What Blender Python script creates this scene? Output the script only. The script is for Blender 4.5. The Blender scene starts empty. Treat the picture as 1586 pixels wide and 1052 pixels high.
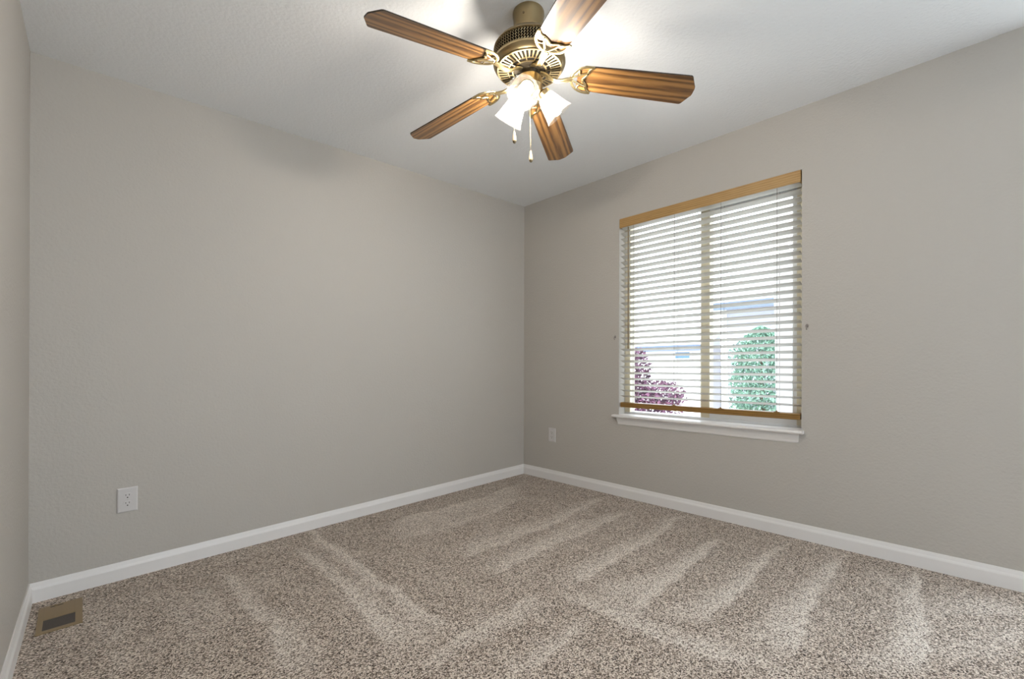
import bpy, bmesh, math, random
import numpy as np
from mathutils import Vector, Matrix

C = bpy.context.scene
COL = C.collection
PI = math.pi
random.seed(7)

# ------------------------------------------------------------------ camera, light, exposure
LIFT = 0.011                       # the carpet surface lies at world z = 0
KX, KY = 0.0133, -0.0159           # walls sheared slightly out of plumb to fit the camera view
H = 2.44
LA = 3.116                         # back wall length
DEPTH = 4.60                       # room depth behind the camera
FOCAL_PX = 700.9
CAM = (-2.9424, -2.9502, 1.0319 + LIFT)
YAW, PITCH, ROLL = 0.7640, 0.0032, -0.0178

cam_data = bpy.data.cameras.new('camera')
cam_data.sensor_fit = 'HORIZONTAL'
cam_data.sensor_width = 36.0
cam_data.lens = FOCAL_PX / 1586 * 36.0
cam_data.shift_x = -0.7776 / 1586
cam_data.shift_y = 29.47 / 1586
cam_data.clip_start = 0.02
cam = bpy.data.objects.new('camera', cam_data)
COL.objects.link(cam)
_cy, _sy, _cp, _sp = math.cos(YAW), math.sin(YAW), math.cos(PITCH), math.sin(PITCH)
_f = Vector((_sy * _cp, _cy * _cp, _sp)); _r = Vector((_cy, -_sy, 0)); _u = _r.cross(_f)
_r2 = _r * math.cos(ROLL) + _u * math.sin(ROLL)
_u2 = -_r * math.sin(ROLL) + _u * math.cos(ROLL)
cam.matrix_world = Matrix(((_r2.x, _u2.x, -_f.x, CAM[0]), (_r2.y, _u2.y, -_f.y, CAM[1]),
                           (_r2.z, _u2.z, -_f.z, CAM[2]), (0, 0, 0, 1)))
C.camera = cam

W = bpy.data.worlds.new('sky'); C.world = W; W.use_nodes = True
wbg = W.node_tree.nodes['Background']
wbg.inputs[0].default_value = (0.86, 0.94, 1.0, 1); wbg.inputs[1].default_value = 4.0

sd = bpy.data.lights.new('sun', 'SUN'); sd.energy = 6.0; sd.angle = 0.03; sd.color = (1, 0.96, 0.9)
sun = bpy.data.objects.new('sun', sd); COL.objects.link(sun)
sun.rotation_euler = Vector((0.75, -0.25, -0.9)).to_track_quat('-Z', 'Y').to_euler()
sun.location = (-6, 2, 8)

BULB_STRENGTH = 215.0
vs = C.view_settings
vs.view_transform = 'Standard'; vs.look = 'None'; vs.exposure = 0.42; vs.gamma = 1.0; vs.use_curve_mapping = False

# ------------------------------------------------------------------ helpers
def T(p):
    """room coordinates -> world (walls sheared slightly to fit the view, carpet at z = 0)"""
    return Vector((p[0] + KX * p[2], p[1] + KY * p[2], p[2] + LIFT))

def wpos(o):
    v = Vector((0, 0, 0))
    while o is not None:
        v += Vector(o.location); o = o.parent
    return v

def obj(name, bm, mat, parent=None, shear=True, loc=None, smooth=False, recalc=True):
    """one mesh object; vertices arrive in room coordinates (shear=True) or world coordinates"""
    if recalc: bmesh.ops.recalc_face_normals(bm, faces=bm.faces[:])
    base = wpos(parent) if parent is not None else Vector(loc) if loc is not None else Vector((0, 0, 0))
    for v in bm.verts:
        w = T(v.co) if shear else v.co.copy()
        v.co = w - base
    me = bpy.data.meshes.new(name); bm.to_mesh(me); bm.free()
    if smooth:
        for p in me.polygons: p.use_smooth = True
        if smooth != 'all':
            me.set_sharp_from_angle(angle=math.radians(smooth if isinstance(smooth, (int, float)) and smooth > 1 else 35))
    for m in (mat if isinstance(mat, (list, tuple)) else [mat]): me.materials.append(m)
    o = bpy.data.objects.new(name, me); COL.objects.link(o)
    if parent is not None: o.parent = parent
    else: o.location = base
    return o

def local(name, bm, mat, parent, smooth=True):
    """mesh whose vertices are already in the parent's local space"""
    bmesh.ops.recalc_face_normals(bm, faces=bm.faces[:])
    me = bpy.data.meshes.new(name); bm.to_mesh(me); bm.free()
    if smooth:
        for p in me.polygons: p.use_smooth = True
        me.set_sharp_from_angle(angle=math.radians(38))
    for m in (mat if isinstance(mat, (list, tuple)) else [mat]): me.materials.append(m)
    o = bpy.data.objects.new(name, me); COL.objects.link(o); o.parent = parent
    return o

def thing(name, label, cat, loc, group=None):
    o = bpy.data.objects.new(name, None); COL.objects.link(o)
    o.empty_display_size = 0.05; o.location = loc
    o['label'] = label; o['category'] = cat
    if group: o['group'] = group
    return o

def structure(o, label=None, cat=None):
    o['kind'] = 'structure'
    if label: o['label'] = label
    if cat: o['category'] = cat
    return o

def box(bm, a, b, bevel=0.0, seg=2):
    x0, x1 = sorted((a[0], b[0])); y0, y1 = sorted((a[1], b[1])); z0, z1 = sorted((a[2], b[2]))
    r = bmesh.ops.create_cube(bm, size=1.0)
    for v in r['verts']:
        v.co = Vector((x0 + (v.co.x + .5) * (x1 - x0), y0 + (v.co.y + .5) * (y1 - y0), z0 + (v.co.z + .5) * (z1 - z0)))
    if bevel > 0:
        es = list({e for v in r['verts'] for e in v.link_edges})
        bmesh.ops.bevel(bm, geom=es, offset=bevel, segments=seg, affect='EDGES', profile=0.5)
    return bm

def quadgrid(bm, rows, closed_u=False, closed_v=False):
    """rows: list of lists of points -> skin of quads"""
    vv = [[bm.verts.new(p) for p in r] for r in rows]
    n, m = len(vv), len(vv[0])
    for i in range(n if closed_u else n - 1):
        for j in range(m if closed_v else m - 1):
            bm.faces.new((vv[i][j], vv[i][(j + 1) % m], vv[(i + 1) % n][(j + 1) % m], vv[(i + 1) % n][j]))
    return vv

def lathe(bm, prof, n=48, rmod=None):
    """prof: list of (r, z) about the z axis"""
    rows = []
    for i in range(n):
        a = 2 * PI * i / n
        k = rmod(a) if rmod else 1.0
        rows.append([(r * k * math.cos(a), r * k * math.sin(a), z) for r, z in prof])
    quadgrid(bm, rows, closed_u=True)
    bmesh.ops.remove_doubles(bm, verts=bm.verts[:], dist=1e-6)
    return bm

def tube(bm, pts, r, n=8, flat=None, closed=False, up=None, cap=True):
    """sweep a circle (or an ellipse flat=(a along side, b along up)) along a polyline"""
    pts = [Vector(p) for p in pts]; N = len(pts)
    rows = []
    ref = Vector(up) if up is not None else None
    prev = None
    for i, p in enumerate(pts):
        if closed: t = pts[(i + 1) % N] - pts[i - 1]
        else: t = pts[min(i + 1, N - 1)] - pts[max(i - 1, 0)]
        t.normalize()
        u = ref if ref is not None else (prev if prev is not None else (Vector((0, 0, 1)) if abs(t.z) < .9 else Vector((1, 0, 0))))
        s = t.cross(u)
        if s.length < 1e-6: s = t.orthogonal()
        s.normalize(); uu = s.cross(t).normalized(); prev = uu
        rr = r[i] if isinstance(r, (list, tuple)) else r
        a, b = flat if flat else (rr, rr)
        rows.append([p + s * (a * math.cos(2 * PI * k / n)) + uu * (b * math.sin(2 * PI * k / n)) for k in range(n)])
    vv = quadgrid(bm, rows, closed_u=closed, closed_v=True)
    if cap and not closed:
        bm.faces.new(vv[0]); bm.faces.new(vv[-1][::-1])
    return bm

def prism(bm, poly, ext):
    """poly: closed outline of 3D points; ext: extrusion vector"""
    e = Vector(ext)
    a = [bm.verts.new(Vector(p)) for p in poly]; b = [bm.verts.new(Vector(p) + e) for p in poly]
    n = len(a)
    bm.faces.new(a); bm.faces.new(b[::-1])
    for i in range(n): bm.faces.new((a[i], b[i], b[(i + 1) % n], a[(i + 1) % n]))
    return bm

def BM(): return bmesh.new()

# ------------------------------------------------------------------ materials
def mat(name, color=(.8, .8, .8), rough=.5, metal=0.0, spec=.5, **kw):
    m = bpy.data.materials.new(name); m.use_nodes = True
    b = m.node_tree.nodes['Principled BSDF']
    b.inputs['Base Color'].default_value = (*color, 1); b.inputs['Roughness'].default_value = rough
    b.inputs['Metallic'].default_value = metal; b.inputs['Specular IOR Level'].default_value = spec
    for k, v in kw.items(): b.inputs[k].default_value = v
    return m

def N(m, typ, **kw):
    n = m.node_tree.nodes.new(typ)
    for k, v in kw.items():
        if k in n.inputs: n.inputs[k].default_value = v
        else: setattr(n, k, v)
    return n

def L(m, a, b): m.node_tree.links.new(a, b)
def bsdf(m): return m.node_tree.nodes['Principled BSDF']

def ramp(m, fac, stops):
    r = N(m, 'ShaderNodeValToRGB')
    el = r.color_ramp.elements
    while len(el) < len(stops): el.new(0.5)
    for e, (p, c) in zip(el, stops): e.position = p; e.color = (*c, 1)
    L(m, fac, r.inputs[0])
    return r.outputs[0]

def bump(m, height, strength, dist):
    b = N(m, 'ShaderNodeBump'); b.inputs['Strength'].default_value = strength; b.inputs['Distance'].default_value = dist
    L(m, height, b.inputs['Height']); L(m, b.outputs[0], bsdf(m).inputs['Normal'])
    return b

def srgb(r, g, b):
    f = lambda c: (c / 255 / 12.92) if c / 255 <= .04045 else ((c / 255 + .055) / 1.055) ** 2.4
    return (f(r), f(g), f(b))

def plaster(name, color, scale=95, strength=.35, dist=.004):
    m = mat(name, color, .62, spec=.32)
    tc = N(m, 'ShaderNodeTexCoord')
    n1 = N(m, 'ShaderNodeTexNoise', Scale=scale, Detail=3.0, Roughness=.55); L(m, tc.outputs['Object'], n1.inputs['Vector'])
    n2 = N(m, 'ShaderNodeTexVoronoi', Scale=scale * .8); n2.feature = 'SMOOTH_F1'; L(m, tc.outputs['Object'], n2.inputs['Vector'])
    ad_ = N(m, 'ShaderNodeMath', operation='MULTIPLY_ADD'); ad_.inputs[1].default_value = .6
    L(m, n2.outputs['Distance'], ad_.inputs[0]); L(m, n1.outputs['Fac'], ad_.inputs[2])
    bump(m, ad_.outputs[0], strength, dist)
    return m

M = {}
M['wall'] = plaster('wall_paint', (.50, .465, .42))
M['ceiling'] = plaster('ceiling_paint', (.85, .86, .87), scale=80, strength=.45)
M['trim'] = mat('white_trim_paint', (.80, .77, .745), .38)
M['plastic'] = mat('white_plastic', (.63, .60, .58), .35)
M['dark'] = mat('dark_slot', (.02, .018, .015), .6)
M['screw'] = mat('painted_screw', (.55, .53, .50), .4, metal=.3)
M['vinyl'] = mat('white_vinyl', (.80, .81, .82), .35)
M['brass'] = mat('antique_brass', (.37, .285, .155), .30, metal=1.0)
M['brass_bright'] = mat('polished_brass', (.52, .41, .22), .32, metal=1.0)
M['brass_satin'] = mat('satin_brass', (.36, .28, .15), .42, metal=1.0)
M['brass_dark'] = mat('aged_brass', (.22, .17, .10), .38, metal=1.0)
M['brown_metal'] = mat('tan_enamel', (.27, .19, .10), .5)
M['hook'] = mat('dull_grey_metal', (.30, .27, .25), .45, metal=.7)
M['cord'] = mat('blind_cord', (.16, .14, .11), .8)
M['vinyl_warm_lit'] = mat('white_vinyl_warm_lit', (.70, .635, .48), .4)  # white vinyl; the warm cast of the backlit frame is painted in
M['wand'] = mat('wand_wood', (.20, .13, .055), .45)

def wood(name, stops, scale=(1, 1, 1), wave=9.0, dist=5.0, rough=.35, coat=.3, coords='Object', bands='Y', wmix=.55, nscale=14.0):
    """grain that runs along local x"""
    m = mat(name, (.3, .2, .1), rough)
    bsdf(m).inputs['Coat Weight'].default_value = coat; bsdf(m).inputs['Coat Roughness'].default_value = .22
    tc = N(m, 'ShaderNodeTexCoord'); mp = N(m, 'ShaderNodeMapping'); mp.inputs['Scale'].default_value = scale
    L(m, tc.outputs[coords], mp.inputs['Vector'])
    w = N(m, 'ShaderNodeTexWave', Scale=wave, Distortion=dist, Detail=3.0); w.bands_direction = bands
    w.inputs['Detail Scale'].default_value = 1.6
    L(m, mp.outputs[0], w.inputs['Vector'])
    n = N(m, 'ShaderNodeTexNoise', Scale=nscale, Detail=6.0, Roughness=.65); L(m, mp.outputs[0], n.inputs['Vector'])
    mx = N(m, 'ShaderNodeMath', operation='MULTIPLY_ADD'); mx.inputs[1].default_value = wmix
    L(m, w.outputs['Fac'], mx.inputs[0])
    m2 = N(m, 'ShaderNodeMath', operation='MULTIPLY'); m2.inputs[1].default_value = 1 - wmix; L(m, n.outputs['Fac'], m2.inputs[0])
    L(m, m2.outputs[0], mx.inputs[2])
    L(m, ramp(m, mx.outputs[0], stops), bsdf(m).inputs['Base Color'])
    return m

M['blade'] = wood('oak_blade', [(.28, srgb(76, 50, 26)), (.42, srgb(110, 76, 40)), (.56, srgb(132, 94, 50)), (.76, srgb(150, 110, 64))],
                  scale=(.42, 6.5, 6.5), wave=1.7, dist=9.0, wmix=.38, nscale=22.0)
M['blade_edge'] = mat('dark_blade_edge', (.035, .022, .012), .5)
M['valance'] = wood('honey_wood', [(.2, srgb(150, 112, 62)), (.5, srgb(176, 138, 84)), (.85, srgb(190, 154, 100))],
                    scale=(6, .8, 12), wave=2.0, dist=3.0, rough=.45, coat=.15, bands='Z', wmix=.3)
M['rail'] = wood('brown_wood', [(.2, srgb(112, 78, 32)), (.5, srgb(140, 104, 50)), (.85, srgb(158, 120, 62))],
                 scale=(6, .8, 12), wave=2.0, dist=3.0, rough=.45, coat=.15, bands='Z', wmix=.3)
M['slat'] = wood('flare_paled_slat', [(.2, (.46, .43, .38)), (.5, (.51, .48, .43)), (.85, (.56, .53, .48))],
                 scale=(8, .8, 10), wave=2.0, dist=3.0, rough=.4, coat=.1, bands='Z', wmix=.3)  # honey wood, paled by window flare painted into the colour

def glass(name, tint=(.96, .98, 1.0), gloss=.06):
    m = bpy.data.materials.new(name); m.use_nodes = True
    nt = m.node_tree; nt.nodes.remove(bsdf(m)); out = nt.nodes['Material Output']
    t = N(m, 'ShaderNodeBsdfTransparent'); t.inputs[0].default_value = (*tint, 1)
    g = N(m, 'ShaderNodeBsdfGlossy'); g.inputs['Roughness'].default_value = .02
    mx = N(m, 'ShaderNodeMixShader'); mx.inputs[0].default_value = gloss
    L(m, t.outputs[0], mx.inputs[1]); L(m, g.outputs[0], mx.inputs[2]); L(m, mx.outputs[0], out.inputs[0])
    return m
M['glass'] = glass('window_glass')

def shade_glass():
    m = bpy.data.materials.new('ribbed_clear_glass'); m.use_nodes = True
    nt = m.node_tree; nt.nodes.remove(bsdf(m)); out = nt.nodes['Material Output']
    t = N(m, 'ShaderNodeBsdfTransparent'); t.inputs[0].default_value = (.92, .91, .89, 1)
    tr = N(m, 'ShaderNodeBsdfTranslucent'); tr.inputs[0].default_value = (.95, .93, .88, 1)
    g = N(m, 'ShaderNodeBsdfGlossy'); g.inputs['Roughness'].default_value = .08
    a = N(m, 'ShaderNodeMixShader'); a.inputs[0].default_value = .026
    b = N(m, 'ShaderNodeMixShader'); b.inputs[0].default_value = .0025
    df = N(m, 'ShaderNodeBsdfDiffuse'); df.inputs[0].default_value = (.95, .93, .88, 1)
    fr = N(m, 'ShaderNodeMixShader'); fr.inputs[0].default_value = .09            # faint frosting of the ribs
    L(m, tr.outputs[0], fr.inputs[1]); L(m, df.outputs[0], fr.inputs[2])
    L(m, t.outputs[0], a.inputs[1]); L(m, fr.outputs[0], a.inputs[2])
    L(m, a.outputs[0], b.inputs[1]); L(m, g.outputs[0], b.inputs[2]); L(m, b.outputs[0], out.inputs[0])
    return m
M['shade'] = shade_glass()

def emit(name, color, s):
    m = bpy.data.materials.new(name); m.use_nodes = True
    nt = m.node_tree; nt.nodes.remove(bsdf(m)); e = N(m, 'ShaderNodeEmission')
    e.inputs[0].default_value = (*color, 1); e.inputs[1].default_value = s
    L(m, e.outputs[0], nt.nodes['Material Output'].inputs[0]); return m
M['bulb'] = emit('lit_bulb', (1.0, .95, .88), BULB_STRENGTH)

def carpet():
    m = mat('speckled_carpet', (.3, .25, .2), 1.0, spec=.02)
    bsdf(m).inputs['Sheen Weight'].default_value = .15
    tc = N(m, 'ShaderNodeTexCoord')
    v = N(m, 'ShaderNodeTexVoronoi', Scale=250.0); v.inputs['Randomness'].default_value = 1.0
    nz = N(m, 'ShaderNodeTexNoise', Scale=60.0, Detail=2.0); L(m, tc.outputs['Object'], nz.inputs['Vector'])
    mixv = N(m, 'ShaderNodeVectorMath', operation='MULTIPLY_ADD'); mixv.inputs[1].default_value = (.004, .004, .004)
    L(m, nz.outputs['Color'], mixv.inputs[0]); L(m, tc.outputs['Object'], mixv.inputs[2])
    L(m, mixv.outputs[0], v.inputs['Vector'])
    sep = N(m, 'ShaderNodeSeparateColor'); L(m, v.outputs['Color'], sep.inputs[0])
    n2 = N(m, 'ShaderNodeTexNoise', Scale=360.0, Detail=2.0, Roughness=.7); L(m, tc.outputs['Object'], n2.inputs['Vector'])
    f = N(m, 'ShaderNodeMath', operation='MULTIPLY_ADD'); f.inputs[1].default_value = .62
    L(m, sep.outputs[0], f.inputs[0])
    f2 = N(m, 'ShaderNodeMath', operation='MULTIPLY'); f2.inputs[1].default_value = .38; L(m, n2.outputs['Fac'], f2.inputs[0])
    L(m, f2.outputs[0], f.inputs[2])
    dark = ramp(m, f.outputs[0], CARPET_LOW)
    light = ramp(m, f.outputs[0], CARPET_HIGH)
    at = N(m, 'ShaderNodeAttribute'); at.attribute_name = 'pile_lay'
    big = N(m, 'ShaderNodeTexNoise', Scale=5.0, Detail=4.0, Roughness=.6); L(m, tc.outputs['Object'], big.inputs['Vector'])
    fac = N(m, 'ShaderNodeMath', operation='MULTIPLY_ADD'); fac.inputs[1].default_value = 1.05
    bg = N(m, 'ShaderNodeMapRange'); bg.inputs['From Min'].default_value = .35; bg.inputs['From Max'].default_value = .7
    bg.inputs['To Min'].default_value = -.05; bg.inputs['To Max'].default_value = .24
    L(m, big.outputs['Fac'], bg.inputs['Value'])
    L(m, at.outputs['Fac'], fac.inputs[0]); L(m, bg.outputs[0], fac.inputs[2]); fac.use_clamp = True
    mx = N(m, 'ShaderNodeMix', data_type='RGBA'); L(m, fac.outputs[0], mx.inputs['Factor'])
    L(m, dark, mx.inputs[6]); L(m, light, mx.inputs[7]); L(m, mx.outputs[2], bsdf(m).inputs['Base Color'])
    bump(m, f.outputs[0], .8, .006)
    return m
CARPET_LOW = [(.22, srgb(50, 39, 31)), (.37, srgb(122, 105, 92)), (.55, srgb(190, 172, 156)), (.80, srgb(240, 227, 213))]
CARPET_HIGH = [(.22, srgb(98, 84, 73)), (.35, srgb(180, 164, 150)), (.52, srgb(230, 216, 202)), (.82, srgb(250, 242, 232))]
M['carpet'] = carpet()

# ------------------------------------------------------------------ the room
def plane(bm, pts):
    bm.faces.new([bm.verts.new(p) for p in pts]); return bm

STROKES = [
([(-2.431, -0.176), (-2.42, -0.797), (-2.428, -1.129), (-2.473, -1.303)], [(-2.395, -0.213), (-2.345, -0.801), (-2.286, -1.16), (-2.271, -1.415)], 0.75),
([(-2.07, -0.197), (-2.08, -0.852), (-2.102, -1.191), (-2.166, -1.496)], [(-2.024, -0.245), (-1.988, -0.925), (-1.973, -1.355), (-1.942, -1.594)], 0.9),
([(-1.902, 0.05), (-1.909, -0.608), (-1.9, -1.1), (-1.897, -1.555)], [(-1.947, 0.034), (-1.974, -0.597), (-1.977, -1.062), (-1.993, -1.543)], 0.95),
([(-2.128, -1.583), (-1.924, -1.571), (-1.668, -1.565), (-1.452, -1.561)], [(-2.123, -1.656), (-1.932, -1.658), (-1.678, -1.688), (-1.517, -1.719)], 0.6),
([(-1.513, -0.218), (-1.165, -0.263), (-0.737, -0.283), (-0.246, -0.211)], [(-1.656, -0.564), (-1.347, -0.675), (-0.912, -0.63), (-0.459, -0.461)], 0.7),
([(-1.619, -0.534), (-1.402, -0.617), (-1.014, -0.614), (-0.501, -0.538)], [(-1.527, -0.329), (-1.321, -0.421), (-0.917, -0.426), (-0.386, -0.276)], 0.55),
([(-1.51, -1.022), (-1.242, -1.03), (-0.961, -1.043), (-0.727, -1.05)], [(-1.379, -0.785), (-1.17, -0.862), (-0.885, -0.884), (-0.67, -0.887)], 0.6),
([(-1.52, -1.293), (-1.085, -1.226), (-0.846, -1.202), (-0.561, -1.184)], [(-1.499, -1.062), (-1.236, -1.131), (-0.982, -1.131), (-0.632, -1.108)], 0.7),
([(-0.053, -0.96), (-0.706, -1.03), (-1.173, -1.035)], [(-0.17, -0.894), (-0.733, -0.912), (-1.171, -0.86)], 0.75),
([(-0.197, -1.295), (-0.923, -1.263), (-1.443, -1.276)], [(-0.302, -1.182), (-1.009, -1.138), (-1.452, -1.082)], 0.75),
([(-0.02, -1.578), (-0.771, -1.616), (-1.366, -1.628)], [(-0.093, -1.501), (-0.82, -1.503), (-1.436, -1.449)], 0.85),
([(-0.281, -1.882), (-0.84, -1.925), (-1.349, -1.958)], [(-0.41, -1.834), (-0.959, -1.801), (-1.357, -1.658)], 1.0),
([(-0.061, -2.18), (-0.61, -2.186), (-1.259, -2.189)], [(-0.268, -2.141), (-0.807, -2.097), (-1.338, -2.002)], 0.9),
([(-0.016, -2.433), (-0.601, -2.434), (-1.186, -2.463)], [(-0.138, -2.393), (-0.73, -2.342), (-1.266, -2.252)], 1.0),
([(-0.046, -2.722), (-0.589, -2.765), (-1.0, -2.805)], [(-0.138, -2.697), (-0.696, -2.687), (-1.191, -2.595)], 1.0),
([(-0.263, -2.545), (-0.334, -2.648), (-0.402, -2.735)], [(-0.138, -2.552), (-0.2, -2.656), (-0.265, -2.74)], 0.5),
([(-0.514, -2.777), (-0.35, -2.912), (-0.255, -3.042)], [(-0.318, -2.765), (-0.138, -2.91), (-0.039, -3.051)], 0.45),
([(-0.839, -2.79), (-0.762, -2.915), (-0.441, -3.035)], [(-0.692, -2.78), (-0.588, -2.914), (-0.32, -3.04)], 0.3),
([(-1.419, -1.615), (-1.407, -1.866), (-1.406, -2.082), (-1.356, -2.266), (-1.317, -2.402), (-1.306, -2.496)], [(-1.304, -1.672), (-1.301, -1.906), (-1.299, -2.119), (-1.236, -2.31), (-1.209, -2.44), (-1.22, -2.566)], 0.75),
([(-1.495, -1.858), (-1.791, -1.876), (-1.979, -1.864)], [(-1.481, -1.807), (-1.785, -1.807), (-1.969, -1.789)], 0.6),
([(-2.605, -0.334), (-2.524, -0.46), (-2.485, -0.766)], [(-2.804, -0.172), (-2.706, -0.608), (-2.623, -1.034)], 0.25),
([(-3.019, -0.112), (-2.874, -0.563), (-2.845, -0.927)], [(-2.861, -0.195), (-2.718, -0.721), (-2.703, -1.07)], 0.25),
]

def pile_lay(xs, ys):
    """how far the pile leans after the last pass of the vacuum cleaner, on a grid"""
    g = np.zeros((len(xs), len(ys)))
    dx, dy = xs[1] - xs[0], ys[1] - ys[0]
    rng = np.random.default_rng(3)
    def along(Lp, s):
        P = np.array(Lp); d = np.r_[0, np.cumsum(np.hypot(*np.diff(P, axis=0).T))]; d /= d[-1]
        return np.stack([np.interp(s, d, P[:, 0]), np.interp(s, d, P[:, 1])], 1)
    for a, b, k in STROKES:
        s = np.linspace(0, 1, 420); A_, B_ = along(a, s), along(b, s)
        wob = np.interp(s, np.linspace(0, 1, 14), rng.normal(0, .012, 14))
        for t in np.linspace(0, 1, 90):
            Pp = A_ * (1 - t) + B_ * t + wob[:, None]
            val = k * (1 - t) ** .8 * np.clip(np.minimum(s / .12, (1 - s) / .15), 0, 1)
            i = np.round((Pp[:, 0] - xs[0]) / dx).astype(int); j = np.round((Pp[:, 1] - ys[0]) / dy).astype(int)
            ok = (i >= 0) & (i < len(xs)) & (j >= 0) & (j < len(ys))
            np.maximum.at(g, (i[ok], j[ok]), val[ok])
    p = np.pad(g, 1, mode='edge')
    return (p[1:-1, 1:-1] * 2 + p[:-2, 1:-1] + p[2:, 1:-1] + p[1:-1, :-2] + p[1:-1, 2:]) / 6

def build_floor():
    xs = np.linspace(-LA - .10, .06, 268); ys = np.linspace(-DEPTH - .02, .06, 390)
    lay = pile_lay(xs, ys)
    nx, ny = len(xs), len(ys)
    X, Y = np.meshgrid(xs, ys, indexing='ij')
    rng = np.random.default_rng(5)
    verts = np.stack([X, Y, np.zeros_like(X)], -1).reshape(-1, 3)
    idx = np.arange(nx * ny).reshape(nx, ny)
    faces = np.stack([idx[:-1, :-1], idx[1:, :-1], idx[1:, 1:], idx[:-1, 1:]], -1).reshape(-1, 4)
    me = bpy.data.meshes.new('floor'); me.from_pydata(verts.tolist(), [], faces.tolist())
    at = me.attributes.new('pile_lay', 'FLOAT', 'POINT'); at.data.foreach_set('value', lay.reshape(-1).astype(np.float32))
    me.materials.append(M['carpet'])
    o = bpy.data.objects.new('floor', me); COL.objects.link(o)
    return structure(o, 'speckled beige and brown wall to wall carpet with vacuum tracks', 'carpet')
build_floor()

B0 = -.011                                # carpet level in room coordinates
LX = -.02                                 # the left wall splays out a little towards the front
def lwx(y): return -LA + LX * (-y)
OY0, OY1, OZ0, OZ1 = -2.2157, -1.0148, .585, 2.084      # window opening in the right wall

b = BM(); plane(b, [(lwx(-DEPTH) - .1, -DEPTH - .1, H), (.3, -DEPTH - .1, H), (.3, .2, H), (lwx(0) - .1, .2, H)])
bb = bmesh.ops.extrude_face_region(b, geom=b.faces[:])
for v in [g for g in bb['geom'] if isinstance(g, bmesh.types.BMVert)]: v.co.z += .12
structure(obj('ceiling', b, M['ceiling']), 'white stippled ceiling', 'ceiling')
b = BM(); box(b, (lwx(0) - .12, 0, B0), (.16, .14, H + .02))
structure(obj('wall_back', b, M['wall']), 'warm grey back wall left of the corner', 'wall')
b = BM()
prism(b, [(lwx(.1), .1, B0), (lwx(.1) - .12, .1, B0), (lwx(-DEPTH - .1) - .12, -DEPTH - .1, B0), (lwx(-DEPTH - .1), -DEPTH - .1, B0)], (0, 0, H + .031))
structure(obj('wall_left', b, M['wall']), 'narrow strip of pale wall at the left edge', 'wall')
def wall_with_hole(bm, axis, p0, p1, u0, u1, z0, z1, hu0, hu1, hz0, hz1):
    def bx(ua, ub, za, zb):
        if axis == 'x': box(bm, (p0, ua, za), (p1, ub, zb))
        else: box(bm, (ua, p0, za), (ub, p1, zb))
    bx(u0, hu0, z0, z1); bx(hu1, u1, z0, z1); bx(hu0, hu1, z0, hz0); bx(hu0, hu1, hz1, z1)
RY0, RY1, RZ0, RZ1 = -4.55, -3.10, .12, 2.36                                 # unseen window added further along the same wall to let in daylight
b = BM(); wall_with_hole(b, 'x', 0, .16, -2.75, .1, B0, H + .02, OY0, OY1, OZ0, OZ1)
wall_with_hole(b, 'x', 0, .16, -DEPTH - .1, -2.75, B0, H + .02, RY0, RY1, RZ0, RZ1)
bmesh.ops.remove_doubles(b, verts=b.verts[:], dist=1e-5)
structure(obj('wall_right', b, M['wall']), 'warm grey right wall with the window', 'wall')
FX0, FX1, FZ0, FZ1 = -2.90, -1.10, .30, 2.34  # unseen window opening added behind the camera to fill the room with daylight
b = BM(); wall_with_hole(b, 'y', -DEPTH - .16, -DEPTH, lwx(-DEPTH) - .1, .16, B0, H + .02, FX0, FX1, FZ0, FZ1)
structure(obj('wall_front', b, M['wall']), 'grey wall behind the camera', 'wall')

# baseboards: flat face, bevelled top
BH = .075
def baseboard_profile():
    return [(0, B0), (.0135, B0), (.0135, .046), (.0115, .052), (.0085, .058), (.006, .068), (.004, BH), (0, BH)]
def baseboard(name, path, label):
    """path: (x, y, nx, ny) for the two ends with mitre offsets given by nx, ny"""
    b = BM(); rows = []
    for (x, y, nx, ny) in path: rows.append([(x + nx * d, y + ny * d, z) for d, z in baseboard_profile()])
    vv = quadgrid(b, rows, closed_v=True); b.faces.new(vv[0]); b.faces.new(vv[-1][::-1])
    return structure(obj(name, b, M['trim']), label, 'baseboard')
baseboard('baseboard_back', [(lwx(0), 0, 1, -1), (0, 0, -1, -1)], 'white baseboard along the back wall')
baseboard('baseboard_right', [(0, 0, -1, -1), (0, -DEPTH, -1, 1)], 'white baseboard along the right wall under the window')
baseboard('baseboard_left', [(lwx(0), 0, 1, -1), (lwx(-DEPTH), -DEPTH, 1, 1)], 'white baseboard along the left wall')

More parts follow.
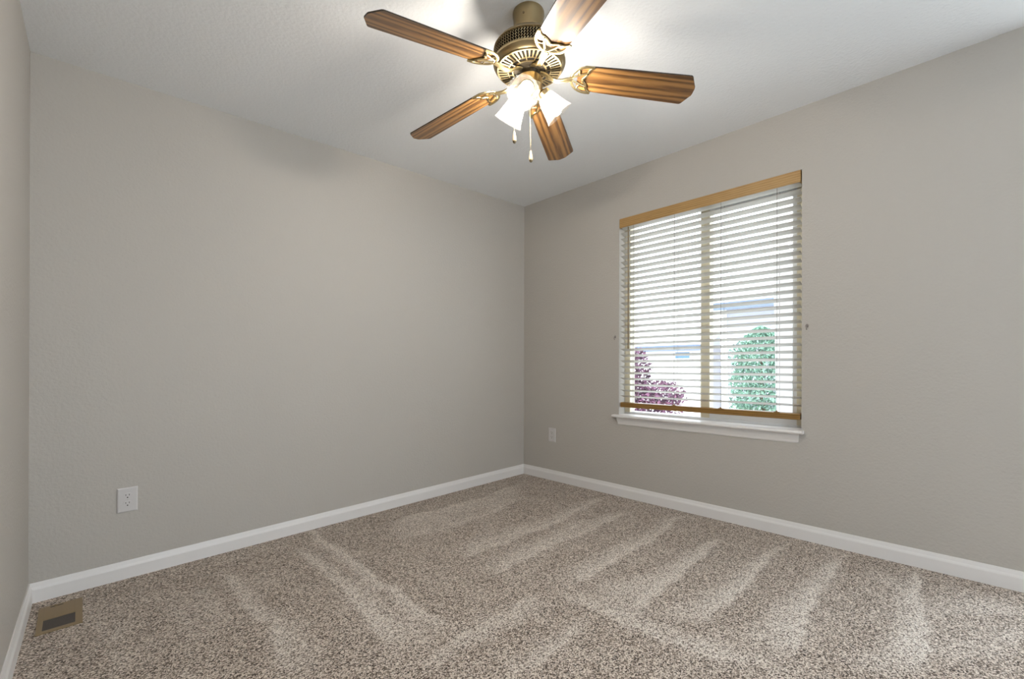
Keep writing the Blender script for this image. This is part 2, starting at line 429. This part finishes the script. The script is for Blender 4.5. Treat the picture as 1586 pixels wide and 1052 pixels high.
# ------------------------------------------------------------------ window in the right wall
def window_right():
    w = bpy.data.objects.new('window_1', None); COL.objects.link(w); w.location = T((.08, (OY0 + OY1) / 2, OZ0))
    structure(w, 'white sliding window with two panes behind a blind', 'window')
    x0, x1 = .082, .150
    zb, zt = .6045, OZ1
    b = BM()
    box(b, (x0, OY0, OZ0), (x1, OY1, zb + .018), .003); obj('sill_track', b, M['vinyl'], w)
    b = BM(); box(b, (x0, OY0, zt - .045), (x1, OY1, zt), .003)
    box(b, (x0, OY1 - .045, zb), (x1, OY1, zt), .003); box(b, (x0, OY0, zb), (x1, OY0 + .045, zt), .003)
    obj('window_frame', b, M['vinyl_warm_lit'], w)
    b = BM(); box(b, (x0 + .004, -1.662, zb + .015), (x1 - .004, -1.600, zt - .04), .003)
    obj('meeting_stile', b, M['vinyl_warm_lit'], w)
    b = BM(); sx0, sx1 = x0 + .006, x0 + .038; sy0, sy1 = OY0 + .043, -1.655
    box(b, (sx0, sy0, zb + .016), (sx1, sy1, zb + .062), .003); box(b, (sx0, sy0, zt - .085), (sx1, sy1, zt - .043), .003)
    box(b, (sx0, sy0, zb + .05), (sx1, sy0 + .026, zt - .05), .003)
    obj('sliding_sash', b, M['vinyl'], w)
    b = BM(); box(b, (.122, -1.602, zb + .016), (.126, OY1 - .043, zt - .043)); obj('glass_pane', b, M['glass'], w)
    b = BM(); box(b, (.100, sy0 + .02, zb + .058), (.104, -1.66, zt - .08)); obj('glass_pane', b, M['glass'], w)
    # stool with rounded nose
    b = BM(); prof = [(.086, .585), (-.036, .585), (-.041, .588), (-.0435, .5945), (-.041, .601), (-.036, .6045), (.086, .6045)]
    # horns overlap the wall face on both sides of the opening
    prism(b, [(x, OY1 - .0005, z) for x, z in prof], (0, OY0 - OY1 + .001, 0))
    nose = [(0, .585)] + prof[1:6] + [(0, .6045)]
    for ya, yb in ((OY1 - .0005, -.976), (OY0 + .0005, -2.2285)): prism(b, [(x - (.0002 if x == 0 else 0), ya, z) for x, z in nose], (0, yb - ya, 0))
    obj('window_sill', b, M['trim'], w)
    b = BM(); ya, yb = -1.006, -2.2085
    prof = [(0, .529), (.004, .529), (.006, .534), (.0085, .536), (.0095, .545), (.012, .553), (.016, .565), (.018, .576), (.018, .5852), (0, .5852)]
    rows = [[(-d, ya - (.018 - d) * .55 + 0.0, z) for d, z in prof], [(-d, yb + (.018 - d) * .55, z) for d, z in prof]]
    vv = quadgrid(b, rows, closed_v=True); b.faces.new(vv[0]); b.faces.new(vv[-1][::-1])
    obj('apron', b, M['trim'], w)
window_right()

def added_window_front():
    w = bpy.data.objects.new('added_window_2', None); COL.objects.link(w); w.location = T(((FX0 + FX1) / 2, -DEPTH - .08, FZ0))
    structure(w, 'unseen wide window added behind the camera for daylight', 'window')
    b = BM(); y0, y1 = -DEPTH - .14, -DEPTH - .07
    box(b, (FX0, y0, FZ0), (FX1, y1, FZ0 + .05)); box(b, (FX0, y0, FZ1 - .05), (FX1, y1, FZ1))
    for x in (FX0, (FX0 + FX1) / 2 - .025, FX1 - .05): box(b, (x, y0, FZ0), (x + .05, y1, FZ1))
    obj('window_frame', b, M['vinyl'], w)
    b = BM(); box(b, (FX0 + .04, -DEPTH - .11, FZ0 + .04), (FX1 - .04, -DEPTH - .105, FZ1 - .04)); obj('glass_pane', b, M['glass'], w)
added_window_front()

def added_window_side():
    w = bpy.data.objects.new('added_window_3', None); COL.objects.link(w); w.location = T((.08, (RY0 + RY1) / 2, RZ0))
    structure(w, 'unseen window added to the right wall for daylight, beside the camera', 'window')
    b = BM(); x0, x1 = .082, .150
    box(b, (x0, RY0, RZ0), (x1, RY1, RZ0 + .045)); box(b, (x0, RY0, RZ1 - .045), (x1, RY1, RZ1))
    for y in (RY0, (RY0 + RY1) / 2 - .022, RY1 - .045): box(b, (x0, y, RZ0), (x1, y + .045, RZ1))
    obj('window_frame', b, M['vinyl'], w)
    b = BM(); box(b, (.110, RY0 + .04, RZ0 + .04), (.115, RY1 - .04, RZ1 - .04)); obj('glass_pane', b, M['glass'], w)
added_window_side()

# ------------------------------------------------------------------ blind
def blind():
    y0, y1 = -2.2100, -1.0200
    t = thing('window_blind', 'horizontal slatted blind with honey wood valance hanging in the window', 'blind', T((.03, (y0 + y1) / 2, .66)))
    # headrail valance with returns
    b = BM(); box(b, (-.006, y0, 2.014), (.004, y1, 2.0825), .002)
    box(b, (.004, y1 - .008, 2.014), (.05, y1, 2.0825), .001); box(b, (.004, y0, 2.014), (.05, y0 + .008, 2.0825), .001)
    obj('valance', b, M['valance'], t)
    b = BM(); box(b, (.008, y0 + .012, 2.035), (.056, y1 - .012, 2.079), .002); obj('headrail', b, M['slat'], t)
    ca, sa = math.cos(math.radians(18)), math.sin(math.radians(18))
    ladders = (-1.135, -1.453, -1.767, -2.088)
    b = BM(); xc = .030
    for i in range(30):
        z = .742 + .0438 * i
        rows = []
        for y in (y0 + .004, y1 - .004):
            pr = []
            for k in range(7):
                u = -.025 + .05 * k / 6; c = .0012 * (1 - (u / .025) ** 2)
                pr.append((u, c + .0014))
            for k in range(6, -1, -1):
                u = -.025 + .05 * k / 6; c = .0012 * (1 - (u / .025) ** 2)
                pr.append((u, c - .0014))
            rows.append([(xc + u * ca + w * sa, y, z - u * sa + w * ca) for u, w in pr])
        vv = quadgrid(b, rows, closed_v=True); b.faces.new(vv[0]); b.faces.new(vv[-1][::-1])
    obj('slats', b, M['slat'], t)
    b = BM(); box(b, (.004, y0 + .002, .6605), (.054, y1 - .004, .6965), .004)
    br = obj('bottom_rail', b, M['rail'], t)
    for y in ladders[1:]:
        b = BM(); box(b, (-.0005, y - .016, .694), (.012, y + .016, .7005), .0025); tube(b, [(.004, y, .700), (.004, y, .7065)], .006, 10)
        obj('cord_plug', b, M['rail'], br)
    for y in ladders:
        b = BM(); tube(b, [(.0035, y, .698), (.0035, y, 2.03)], .0012, 6); tube(b, [(.0565, y, .698), (.0565, y, 2.03)], .0012, 6)
        obj('ladder_cord', b, M['cord'], t)
    b = BM(); tube(b, [(-.011, -1.100, 2.005), (-.011, -1.1015, 1.118)], .0042, 8)
    tube(b, [(-.011, -1.1015, 1.118), (-.011, -1.1015, 1.100)], .0055, 8)
    obj('tilt_wand', b, M['wand'], t)
blind()

# ------------------------------------------------------------------ outlets, floor register, hooks
def outlet(wall, u, zc, label, w=.079, h=.120):
    """wall 'back': face towards -y, u = x;  wall 'right': face towards -x, u = y"""
    if wall == 'back': P = lambda a, d, z: (u + a, -d, zc + z)
    else: P = lambda a, d, z: (-d, u - a, zc + z)
    t = thing('wall_outlet', label, 'outlet', T(P(0, 0, -h / 2)), 'duplex outlets')
    b = BM()
    rows = []
    for d, ins in ((0, 0), (.0035, 0), (.0062, .0035), (.0068, .006)):
        rows.append([P(s * (w / 2 - ins), d, q * (h / 2 - ins)) for s, q in ((-1, -1), (1, -1), (1, 1), (-1, 1))])
    vv = quadgrid(b, rows, closed_v=True); b.faces.new(vv[0][::-1]); b.faces.new(vv[-1])
    obj('cover_plate', b, M['plastic'], t)
    for q in (1, -1):
        b = BM(); c = .0193 * q; pts = []
        for k in range(24):
            a = 2 * PI * k / 24; x, z = .0172 * math.cos(a), .0172 * math.sin(a)
            pts.append((x, max(-.0142, min(.0142, z))))
        prism(b, [P(x, .0066, c + z) for x, z in pts], Vector(P(0, .0092, 0)) - Vector(P(0, .0066, 0)))
        r = obj('receptacle', b, M['plastic'], t)
        b = BM()
        for s in (-1, 1): box(b, P(s * .0064 - .0011, .0085, c + .0012), P(s * .0064 + .0011, .0095, c + .0092))
        prism(b, [P(.0028 * math.cos(a), .0085, c - .0072 + .003 * math.sin(a)) for a in [2 * PI * k / 12 for k in range(12)]], Vector(P(0, .0095, 0)) - Vector(P(0, .0085, 0)))
        obj('contact_slots', b, M['dark'], r)
    b = BM(); prism(b, [P(.003 * math.cos(a), .0066, .003 * math.sin(a)) for a in [2 * PI * k / 14 for k in range(14)]], Vector(P(0, .0082, 0)) - Vector(P(0, .0066, 0)))
    obj('screw', b, M['screw'], t)
outlet('back', -2.7815, .3757, 'white duplex outlet low on the back wall near the left corner')
outlet('right', -.3485, .379, 'white duplex outlet on the right wall between the room corner and the window')

def register():
    x0, x1, y0, y1 = -3.078, -2.942, -.385, -.112
    t = thing('floor_register', 'tan metal floor register with dark louvers set in the carpet', 'floor vent', (( x0 + x1) / 2, (y0 + y1) / 2, 0))
    gx0, gx1, gy0, gy1 = -3.060, -2.965, -.362, -.257
    b = BM()
    z0, z1 = .0005, .0055
    box(b, (x0, y0, z0), (gx0, y1, z1), .0012); box(b, (gx1, y0, z0), (x1, y1, z1), .0012)
    box(b, (gx0 - .001, y0, z0), (gx1 + .001, gy0, z1), .0012); box(b, (gx0 - .001, gy1, z0), (gx1 + .001, y1, z1 + .0006), .0012)
    f = obj('faceplate', b, M['brown_metal'], t, shear=False)
    b = BM(); box(b, (gx0 - .0005, gy0 - .0005, .0003), (gx1 + .0005, gy1 + .0005, .0012)); obj('duct_opening', b, M['dark'], t, shear=False)
    b = BM(); n = 9
    for i in range(n):
        y = gy0 + (i + .5) * (gy1 - gy0) / n
        prism(b, [(gx0, y - .0035, .0012), (gx0, y - .0025, .0012), (gx0, y + .0012, .0050), (gx0, y + .0002, .0050)], (gx1 - gx0, 0, 0))
    obj('louvers', b, M['brown_dark'], t, shear=False)
    b = BM(); box(b, (-3.043, -.134, .0055), (-3.003, -.129, .0068)); obj('damper_slot', b, M['dark'], t, shear=False)
    b = BM(); box(b, (-3.030, -.1345, .0060), (-3.020, -.1285, .0100), .001); obj('damper_lever', b, M['brown_metal'], t, shear=False)
M['brown_dark'] = mat('dark_enamel', (.075, .06, .05), .45)
register()

def hook(y, z, label):
    t = thing('wall_hook', label, 'hook', T((0, y, z)), 'small hooks either side of the window')
    b = BM(); prism(b, [(0, y + .007 * math.cos(a), z + .011 * math.sin(a)) for a in [2 * PI * k / 16 for k in range(16)]], (-.003, 0, 0))
    obj('back_plate', b, M['hook'], t)
    b = BM(); pts = [(-.002, y, z + .003), (-.012, y, z + .001), (-.018, y, z - .006), (-.018, y, z - .014), (-.012, y, z - .020), (-.007, y, z - .018)]
    tube(b, pts, .0022, 8, up=(0, 1, 0)); obj('hook_arm', b, M['hook'], t)
hook(-2.2422, 1.194, 'small grey hook on the wall right of the window')
hook(-.9821, 1.194, 'small grey hook on the wall left of the window')

# ------------------------------------------------------------------ ceiling fan
def ceiling_fan():
    FZ = H + LIFT
    t = thing('ceiling_fan', 'brass ceiling fan with five oak blades and three lit glass shades', 'ceiling fan', (-1.609, -1.688, FZ))
    b = BM(); lathe(b, [(0, 0), (.0625, 0), (.0640, -.004), (.0640, -.016), (.0615, -.022), (.0600, -.070), (.0585, -.090), (.054, -.104), (.030, -.108), (0, -.108)], 56)
    can = local('canopy', b, M['brass'], t)
    for a in (205, 25):
        b = BM(); d = Vector((math.cos(math.radians(a)), math.sin(math.radians(a)), 0))
        tube(b, [d * .059 + Vector((0, 0, -.040)), d * .0632 + Vector((0, 0, -.040))], .0045, 12); local('screw', b, M['brass_dark'], can)
    # motor housing: domed top, perforated band, bell
    b = BM(); lathe(b, [(0, -.098), (.045, -.100), (.085, -.108), (.118, -.124), (.136, -.140), (.143, -.150), (.1445, -.154), (.1425, -.156), (.137, -.157), (.137, -.199),
                        (.1435, -.200), (.1465, -.203), (.1455, -.208), (.1465, -.211), (.143, -.219), (.136, -.226), (.129, -.2305), (.124, -.232), (.066, -.236), (.066, -.222), (0, -.222)], 96)
    mot = local('motor_housing', b, M['brass'], t)
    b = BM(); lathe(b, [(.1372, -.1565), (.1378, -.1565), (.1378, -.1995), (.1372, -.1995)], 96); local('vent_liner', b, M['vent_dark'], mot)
    b = BM(); n = 78
    for i in range(n):
        a0 = 2 * PI * i / n; pts = []
        for k in range(9):
            z = -.156 - .0437 * k / 8; a = a0 + (.020 if k % 2 else -.020)
            pts.append((.1415 * math.cos(a), .1415 * math.sin(a), z))
        tube(b, pts, .0020, 5, cap=False)
    local('vent_lattice', b, M['brass'], mot)
    # radial grille under the bell
    b = BM(); lathe(b, [(.127, -.2318), (.127, -.2332), (.070, -.2372), (.070, -.2352)], 72); local('grille_liner', b, M['vent_dark'], mot)
    b = BM(); n = 45
    for i in range(n):
        a = 2 * PI * i / n; d = Vector((math.cos(a), math.sin(a), 0)); s = Vector((-d.y, d.x, 0))
        def bar(r0, r1, w0, w1, q):
            z0, z1 = -.2330 - (.127 - r0) * .07, -.2330 - (.127 - r1) * .07
            prism(b, [d * r0 + s * w0 + Vector((0, 0, z0)), d * r1 + s * w1 + Vector((0, 0, z1)), d * r1 - s * w1 + Vector((0, 0, z1)), d * r0 - s * w0 + Vector((0, 0, z0))], (0, 0, -q))
        bar(.127, .088, .0036, .0022, .0032)
        if i % 3 == 0: bar(.089, .069, .0024, .0020, .0032)
    def ring(r0, r1, z0):
        lathe(b, [(r0, z0), (r1, z0), (r1, z0 - .0036), (r0, z0 - .0036), (r0, z0)], 72)
    ring(.1255, .131, -.2322); ring(.0850, .0885, -.2350); ring(.0650, .0715, -.2362)
    local('grille', b, M['brass_satin'], mot)
    b = BM(); lathe(b, [(0, -.224), (.0635, -.224), (.0640, -.228), (.0640, -.2345), (.060, -.2355), (.034, -.2360), (.0315, -.240), (.0315, -.266), (0, -.266)], 56)
    local('flywheel', b, M['flywheel'], t)
    b = BM(); lathe(b, [(0, -.262), (.040, -.262), (.0475, -.266), (.0500, -.272), (.0510, -.300), (.0530, -.303), (.0510, -.306), (.050, -.316), (.044, -.330), (.030, -.341), (.014, -.346), (.010, -.352), (.0065, -.358), (0, -.360)], 56)
    local('switch_housing', b, M['brass'], t)

    # blades and blade irons, in a frame with x along the blade
    PITCH_B = math.radians(13.0); tp = math.tan(PITCH_B)
    def P(x, y, z=0.0):
        k = min(1.0, max(0.0, (x - .13) / .06)); return (x, y, z - y * tp * k)
    out = [(.196, -.030), (.205, -.047), (.222, -.0565)]
    out += [(.40, -.0625), (.634, -.0675), (.640, -.0665), (.645, -.0625), (.666, -.026), (.670, -.020), (.6715, -.012)]
    top = out + [(x, -y) for x, y in reversed(out)]
    bl = BM(); th = .0028
    lo = [bl.verts.new(P(x, y, -th)) for x, y in top]; hi = [bl.verts.new(P(x, y, th)) for x, y in top]
    f0 = bl.faces.new(lo); f1 = bl.faces.new(hi[::-1]); n = len(top)
    for i in range(n):
        f = bl.faces.new((lo[i], lo[(i + 1) % n], hi[(i + 1) % n], hi[i])); f.material_index = 1
    blade = local('blade', bl, [M['blade'], M['blade_edge']], t, smooth=False)
    ir = BM(); zi = -.0062
    # twin-ridged arm from the flywheel down to the plate
    armx = [(.044, .0035), (.056, .0030), (.068, -.001), (.082, -.009), (.096, -.0175), (.112, -.021), (.132, -.019), (.152, -.013), (.172, -.0085)]
    tube(ir, [P(x, 0, z) for x, z in armx], .01, 10, flat=(.0105, .0042), up=(0, 0, 1))
    for s in (-1, 1): tube(ir, [P(x, s * .0078, z - .0012) for x, z in armx], .0038, 8, up=(0, 0, 1))
    arch = [(.240 - .070 * math.cos(a), .0605 * math.sin(a)) for a in [math.radians(d) for d in range(-96, 97, 8)]]
    arch = [(.256, -.0605)] + arch + [(.256, .0605)]
    tube(ir, [P(x, y, zi) for x, y in arch], .005, 8, flat=(.0060, .0034), up=(0, 0, 1))
    wave = []
    for k in range(25):
        y = -.0600 + .120 * k / 24; q = abs(y) / .060
        wave.append((.2265 + .0095 * math.cos(2 * PI * q * 1.0 + PI) * (1 if q < .5 else 1) * (1 - q) + .030 * q ** 3.2, y))
    tube(ir, [P(x, y, zi) for x, y in wave], .005, 8, flat=(.0048, .0034), up=(0, 0, 1))
    for s in (-1, 1):
        tube(ir, [P(x, s * y, zi) for x, y in ((.171, .006), (.190, .013), (.208, .022), (.232, .0315))], .004, 8, flat=(.0042, .0032), up=(0, 0, 1))
        tube(ir, [P(x, s * y, zi) for x, y in ((.206, .021), (.200, .034), (.198, .046))], .003, 8, flat=(.003, .003), up=(0, 0, 1))
    tube(ir, [P(.1685, 0, zi), P(.1785, 0, zi)], .009, 10, flat=(.0125, .0042), up=(0, 0, 1))
    iron = local('blade_iron', ir, M['brass_bright'], t)
    screws = []
    for x, y in ((.2335, .0315), (.2335, -.0315), (.222, 0.0)):
        sc = BM(); at_ = P(x, y, zi - .003); tube(sc, [at_, (at_[0], at_[1], at_[2] - .0022)], .0036, 10)
        screws.append(local('screw_head', sc, M['brass_dark'], iron))
    ph = 3.0157
    for k in range(5):
        if k == 0: o, q = blade, iron
        else:
            o, q = blade.copy(), iron.copy()
            for c in (o, q): COL.objects.link(c)
            for s_ in screws:
                c = s_.copy(); COL.objects.link(c); c.parent = q
        for c in (o, q):
            c.location = (0, 0, -.2414); c.rotation_euler = (0, math.radians((5.2, 5.9, 7.2, 5.9, 5.9)[k]), ph + 2 * PI * k / 5)

    # three lamps
    for a_, tilt_deg in ((212, 50), (332, 43), (92, 43)):
        a, tilt = math.radians(a_), math.radians(tilt_deg)
        rb, zb_ = .127 - .105 * math.sin(tilt), -.397 + .105 * math.cos(tilt)
        D = Vector((math.sin(tilt) * math.cos(a), math.sin(tilt) * math.sin(a), -math.cos(tilt)))
        base = Vector((rb * math.cos(a), rb * math.sin(a), zb_))
        rot = Vector((0, 0, 1)).rotation_difference(D).to_matrix()
        def put(bm):
            for v in bm.verts: v.co = base + rot @ v.co
            return bm
        b = BM(); lathe(b, [(0, -.030), (.011, -.030), (.012, -.012), (.020, -.008), (.0285, -.004), (.0300, .002), (.0290, .014), (.0270, .016), (.0265, .004), (0, .003)], 32)
        h = local('lamp_holder', put(b), M['brass'], t)
        b = BM(); outer = [(.0262, .002), (.0290, .008), (.0350, .022), (.0410, .042), (.0465, .064), (.0525, .086), (.0585, .101), (.0615, .106)]
        inner = [(.0598, .1068), (.0568, .101), (.0506, .086), (.0446, .064), (.0390, .042), (.0330, .022), (.0270, .008), (.0245, .003)]
        n = 96; rows = []
        for i in range(n):
            th_ = 2 * PI * i / n; c = math.cos(th_ * 24)
            rows.append([(( r + .0009 * c * min(1, z / .03)) * math.cos(th_), (r + .0009 * c * min(1, z / .03)) * math.sin(th_), z) for r, z in outer + inner])
        quadgrid(b, rows, closed_u=True, closed_v=True)
        local('glass_shade', put(b), M['shade'], h)
        b = BM(); lathe(b, [(0, .004), (.0125, .006), (.013, .034), (.0170, .046), (.0225, .060), (.0255, .072), (.0245, .084), (.0190, .095), (.0110, .1015), (0, .103)], 28)
        local('light_bulb', put(b), M['bulb'], h)

    # pull chains with turned wooden knobs
    def pull(x, y, ztop, zk, zb):
        b = BM(); z = ztop
        tube(b, [(x, y, ztop), (x, y, zk)], .0005, 5)
        while z > zk:
            bmesh.ops.create_icosphere(b, subdivisions=1, radius=.0010, matrix=Matrix.Translation((x, y, z))); z -= .0042
        k = math.hypot(x, y); tube(b, [(x * .05 / k, y * .05 / k, ztop), (x, y, ztop + .001), (x, y, ztop - .004)], .0022, 8)
        c = local('pull_chain', b, M['brass'], t)
        b = BM(); h_ = zk - zb
        lathe(b, [(0, zk), (.0028, zk), (.0040, zk - .12 * h_), (.0062, zk - .40 * h_), (.0080, zk - .68 * h_), (.0080, zk - .80 * h_), (.0078, zk - .82 * h_)], 20)
        for v in b.verts: v.co.x += x; v.co.y += y
        kn = local('pull_knob', b, M['knob'], c)
        b = BM(); lathe(b, [(.0078, zk - .82 * h_), (.0068, zk - .92 * h_), (.0040, zb), (0, zb)], 20)
        for v in b.verts: v.co.x += x; v.co.y += y
        local('pull_tip', b, M['brass_dark'], c)
    a1, a2 = math.radians(134), math.radians(44)
    pull(.066 * math.cos(a1), .066 * math.sin(a1), -.290, -.480, -.527)
    pull(.056 * math.cos(a2), .056 * math.sin(a2), -.290, -.535, -.582)
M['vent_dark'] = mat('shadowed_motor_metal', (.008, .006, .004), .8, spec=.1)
M['flywheel'] = mat('dark_cast_metal', (.07, .055, .035), .5, metal=.6)
M['knob'] = mat('pale_turned_wood', (.56, .38, .22), .4)
ceiling_fan()

# ------------------------------------------------------------------ outside the window
M['bounce_ground'] = mat('pale_bounce_ground', (.6, .6, .57), .9)  # ground made pale to bounce daylight up into the room
_n = N(M['bounce_ground'], 'ShaderNodeTexNoise', Scale=3.0, Detail=5.0)
L(M['bounce_ground'], ramp(M['bounce_ground'], _n.outputs['Fac'], [(.3, (.42, .42, .40)), (.7, (.52, .52, .50))]), bsdf(M['bounce_ground']).inputs['Base Color'])
M['siding'] = mat('pale_siding', (.80, .78, .76), .7)
M['siding_lilac'] = mat('lilac_grey_siding', (.40, .40, .47), .7)
for _m in ('siding', 'siding_lilac'):
    _tc = N(M[_m], 'ShaderNodeTexCoord'); _w = N(M[_m], 'ShaderNodeTexWave', Scale=1.6); _w.bands_direction = 'Z'; _w.wave_profile = 'SAW'
    L(M[_m], _tc.outputs['Object'], _w.inputs['Vector']); bump(M[_m], _w.outputs['Fac'], .4, .02)
M['roof'] = mat('pale_shingles', (.66, .66, .68), .9)
M['fascia'] = mat('shaded_fascia', (.09, .12, .17), .6)  # dark blue paints in the shade under the eaves
M['house_trim'] = mat('white_house_trim', (.85, .85, .85), .5)
M['pane_blue'] = mat('blue_reflecting_pane', (.10, .22, .38), .1)
M['bark'] = mat('bark', (.10, .07, .05), .9)
def leafmat(name, c1, c2):
    m = mat(name, c1, .6); g = N(m, 'ShaderNodeNewGeometry')
    L(m, ramp(m, g.outputs['Random Per Island'], [(0, c1), (1, c2)]), bsdf(m).inputs['Base Color']); return m
M['plum'] = leafmat('plum_leaves', (.045, .012, .035), (.15, .05, .10))
M['spruce'] = leafmat('green_leaves', (.075, .17, .12), (.20, .34, .25))

GZ = -2.8
b = BM(); plane(b, [(.3, -30, GZ), (45, -30, GZ), (45, 30, GZ), (.3, 30, GZ)]); g_ = obj('bounce_yard', b, M['bounce_ground'], shear=False)
structure(g_, 'yard below the window, paled to bounce daylight inside', 'yard')

def house(name, label, x0, x1, y0, y1, ze, rise, wallm, windows=(), corner=True, over=.35):
    t = thing(name, label, 'house', ((x0 + x1) / 2, (y0 + y1) / 2, GZ))
    b = BM(); box(b, (x0, y0, GZ), (x1, y1, ze)); obj('house_wall', b, M[wallm], t, shear=False)
    xr = (x0 + x1) / 2
    b = BM(); prism(b, [(x0 - over, y0 - over, ze), (xr, y0 - over, ze + rise), (x1 + over, y0 - over, ze), (x1 + over, y0 - over, ze - .04), (x0 - over, y0 - over, ze - .04)], (0, y1 - y0 + 2 * over, 0))
    obj('roof', b, M['roof'], t, shear=False)
    b = BM(); box(b, (x0 - over - .03, y0 - over, ze - .20), (x0 - over, y1 + over, ze - .002)); obj('gutter', b, M['fascia'], t, shear=False)
    for (ya, yb, za, zb) in windows:
        b = BM(); box(b, (x0 - .05, ya - .08, za - .08), (x0 + .02, yb + .08, zb + .08)); f = obj('house_window', b, M['house_trim'], t, shear=False)
        b = BM(); box(b, (x0 - .06, ya, za), (x0 - .049, yb, zb)); obj('pane', b, M['pane_blue'], f, shear=False)
    if corner:
        b = BM(); box(b, (x0 - .04, y1 - .14, GZ), (x0 + .1, y1 + .03, ze - .05)); obj('corner_board', b, M['house_trim'], t, shear=False)
    return t
house('neighbor_house', 'pale neighbouring house with low eave seen behind the purple tree', 12.0, 19.0, 3.55, 16.0, 1.45, 1.3, 'siding', windows=((3.95, 4.45, 1.00, 1.20),))
house('neighbor_house', 'lilac grey neighbouring house behind the green leafy tree', 9.6, 17.0, -9.0, 1.95, 2.45, 1.6, 'siding_lilac', windows=((-2.0, -1.0, .6, 1.7),))

def leaf_cloud(name, pts, size, mat_, parent, seed, droop=0.0):
    rng = np.random.default_rng(seed); n = len(pts)
    d = rng.normal(size=(n, 3)); d[:, 2] -= droop; d /= np.linalg.norm(d, axis=1)[:, None]
    e = rng.normal(size=(n, 3)); e -= (e * d).sum(1)[:, None] * d; e /= np.linalg.norm(e, axis=1)[:, None]
    nn = np.cross(d, e); s = size * rng.uniform(.6, 1.3, n)[:, None]
    base = np.array(wpos(parent)); pts = np.array(pts) - base
    V = np.stack([pts - d * s, pts + e * s * .42 + nn * s * .12, pts + d * s, pts - e * s * .42 + nn * s * .12], 1).reshape(-1, 3)
    F = np.arange(4 * n).reshape(n, 4)
    F = np.concatenate([F[:, [0, 1, 2]], F[:, [0, 2, 3]]])
    me = bpy.data.meshes.new(name); me.from_pydata(V.tolist(), [], F.tolist()); me.materials.append(mat_)
    o = bpy.data.objects.new(name, me); COL.objects.link(o); o.parent = parent; return o

def plum_tree():
    t = thing('plum_tree', 'purple leaved tree outside the left pane of the window', 'tree', (5.1, 2.15, GZ))
    rng = np.random.default_rng(11); P_ = []
    blobs = [((5.1, 2.05, -.35), (.75, 1.15, 1.0), 5200), ((5.0, 1.78, .55), (.4, .22, .72), 900), ((5.0, 1.25, .32), (.4, .42, .30), 700), ((5.2, 2.4, .7), (.4, .6, .7), 1200)]
    for c, r, n in blobs:
        u = rng.normal(size=(n, 3)); u /= np.linalg.norm(u, axis=1)[:, None]; u *= rng.uniform(.25, 1, n)[:, None] ** .5
        P_.append(np.array(c) + u * np.array(r))
    leaf_cloud('foliage', np.concatenate(P_), .05, M['plum'], t, 12)
    b = BM(); tube(b, [(5.1, 2.15, GZ), (5.12, 2.12, -1.6), (5.08, 2.1, -.7), (5.0, 1.98, .2), (5.0, 1.95, .9)], [.09, .08, .06, .035, .012], 10)
    tube(b, [(5.08, 2.1, -.9), (5.05, 1.7, -.2), (5.0, 1.4, .4)], [.04, .03, .01], 8); tube(b, [(5.08, 2.12, -.8), (5.15, 2.4, .1), (5.2, 2.5, .9)], [.04, .03, .01], 8)
    obj('trunk', b, M['bark'], t, shear=False)
plum_tree()

b = BM(); box(b, (.90, -2.32, GZ), (1.04, -1.838, 3.3), .01)
structure(obj('trim_1', b, M['house_trim'], shear=False), 'white porch post just outside the window', 'post')

def green_tree():
    x, y = 8.0, .48
    t = thing('green_tree', 'green leafy tree outside the right pane of the window', 'tree', (x, y, GZ))
    rng = np.random.default_rng(21); n = 15000
    z = rng.uniform(-1.6, 1.68, n); k = (1.68 - z)
    R_ = np.minimum(.66, .66 * np.sqrt(np.clip(k / .42, 0, 1)) * (.72 + .28 * np.clip(k / 1.2, 0, 1)))
    a = rng.uniform(0, 2 * PI, n); lump = 1 + .10 * np.sin(5 * a + 4 * z) + .08 * np.sin(9 * z + 2 * a)
    u = R_ * lump * np.sqrt(rng.uniform(.12, 1, n))
    leaf_cloud('foliage', np.stack([x + u * np.cos(a), y + u * np.sin(a), z], 1), .042, M['spruce'], t, 22, droop=.4)
    b = BM(); tube(b, [(x, y, GZ), (x, y, 0), (x, y, 1.5)], [.10, .06, .012], 10); obj('trunk', b, M['bark'], t, shear=False)
green_tree()
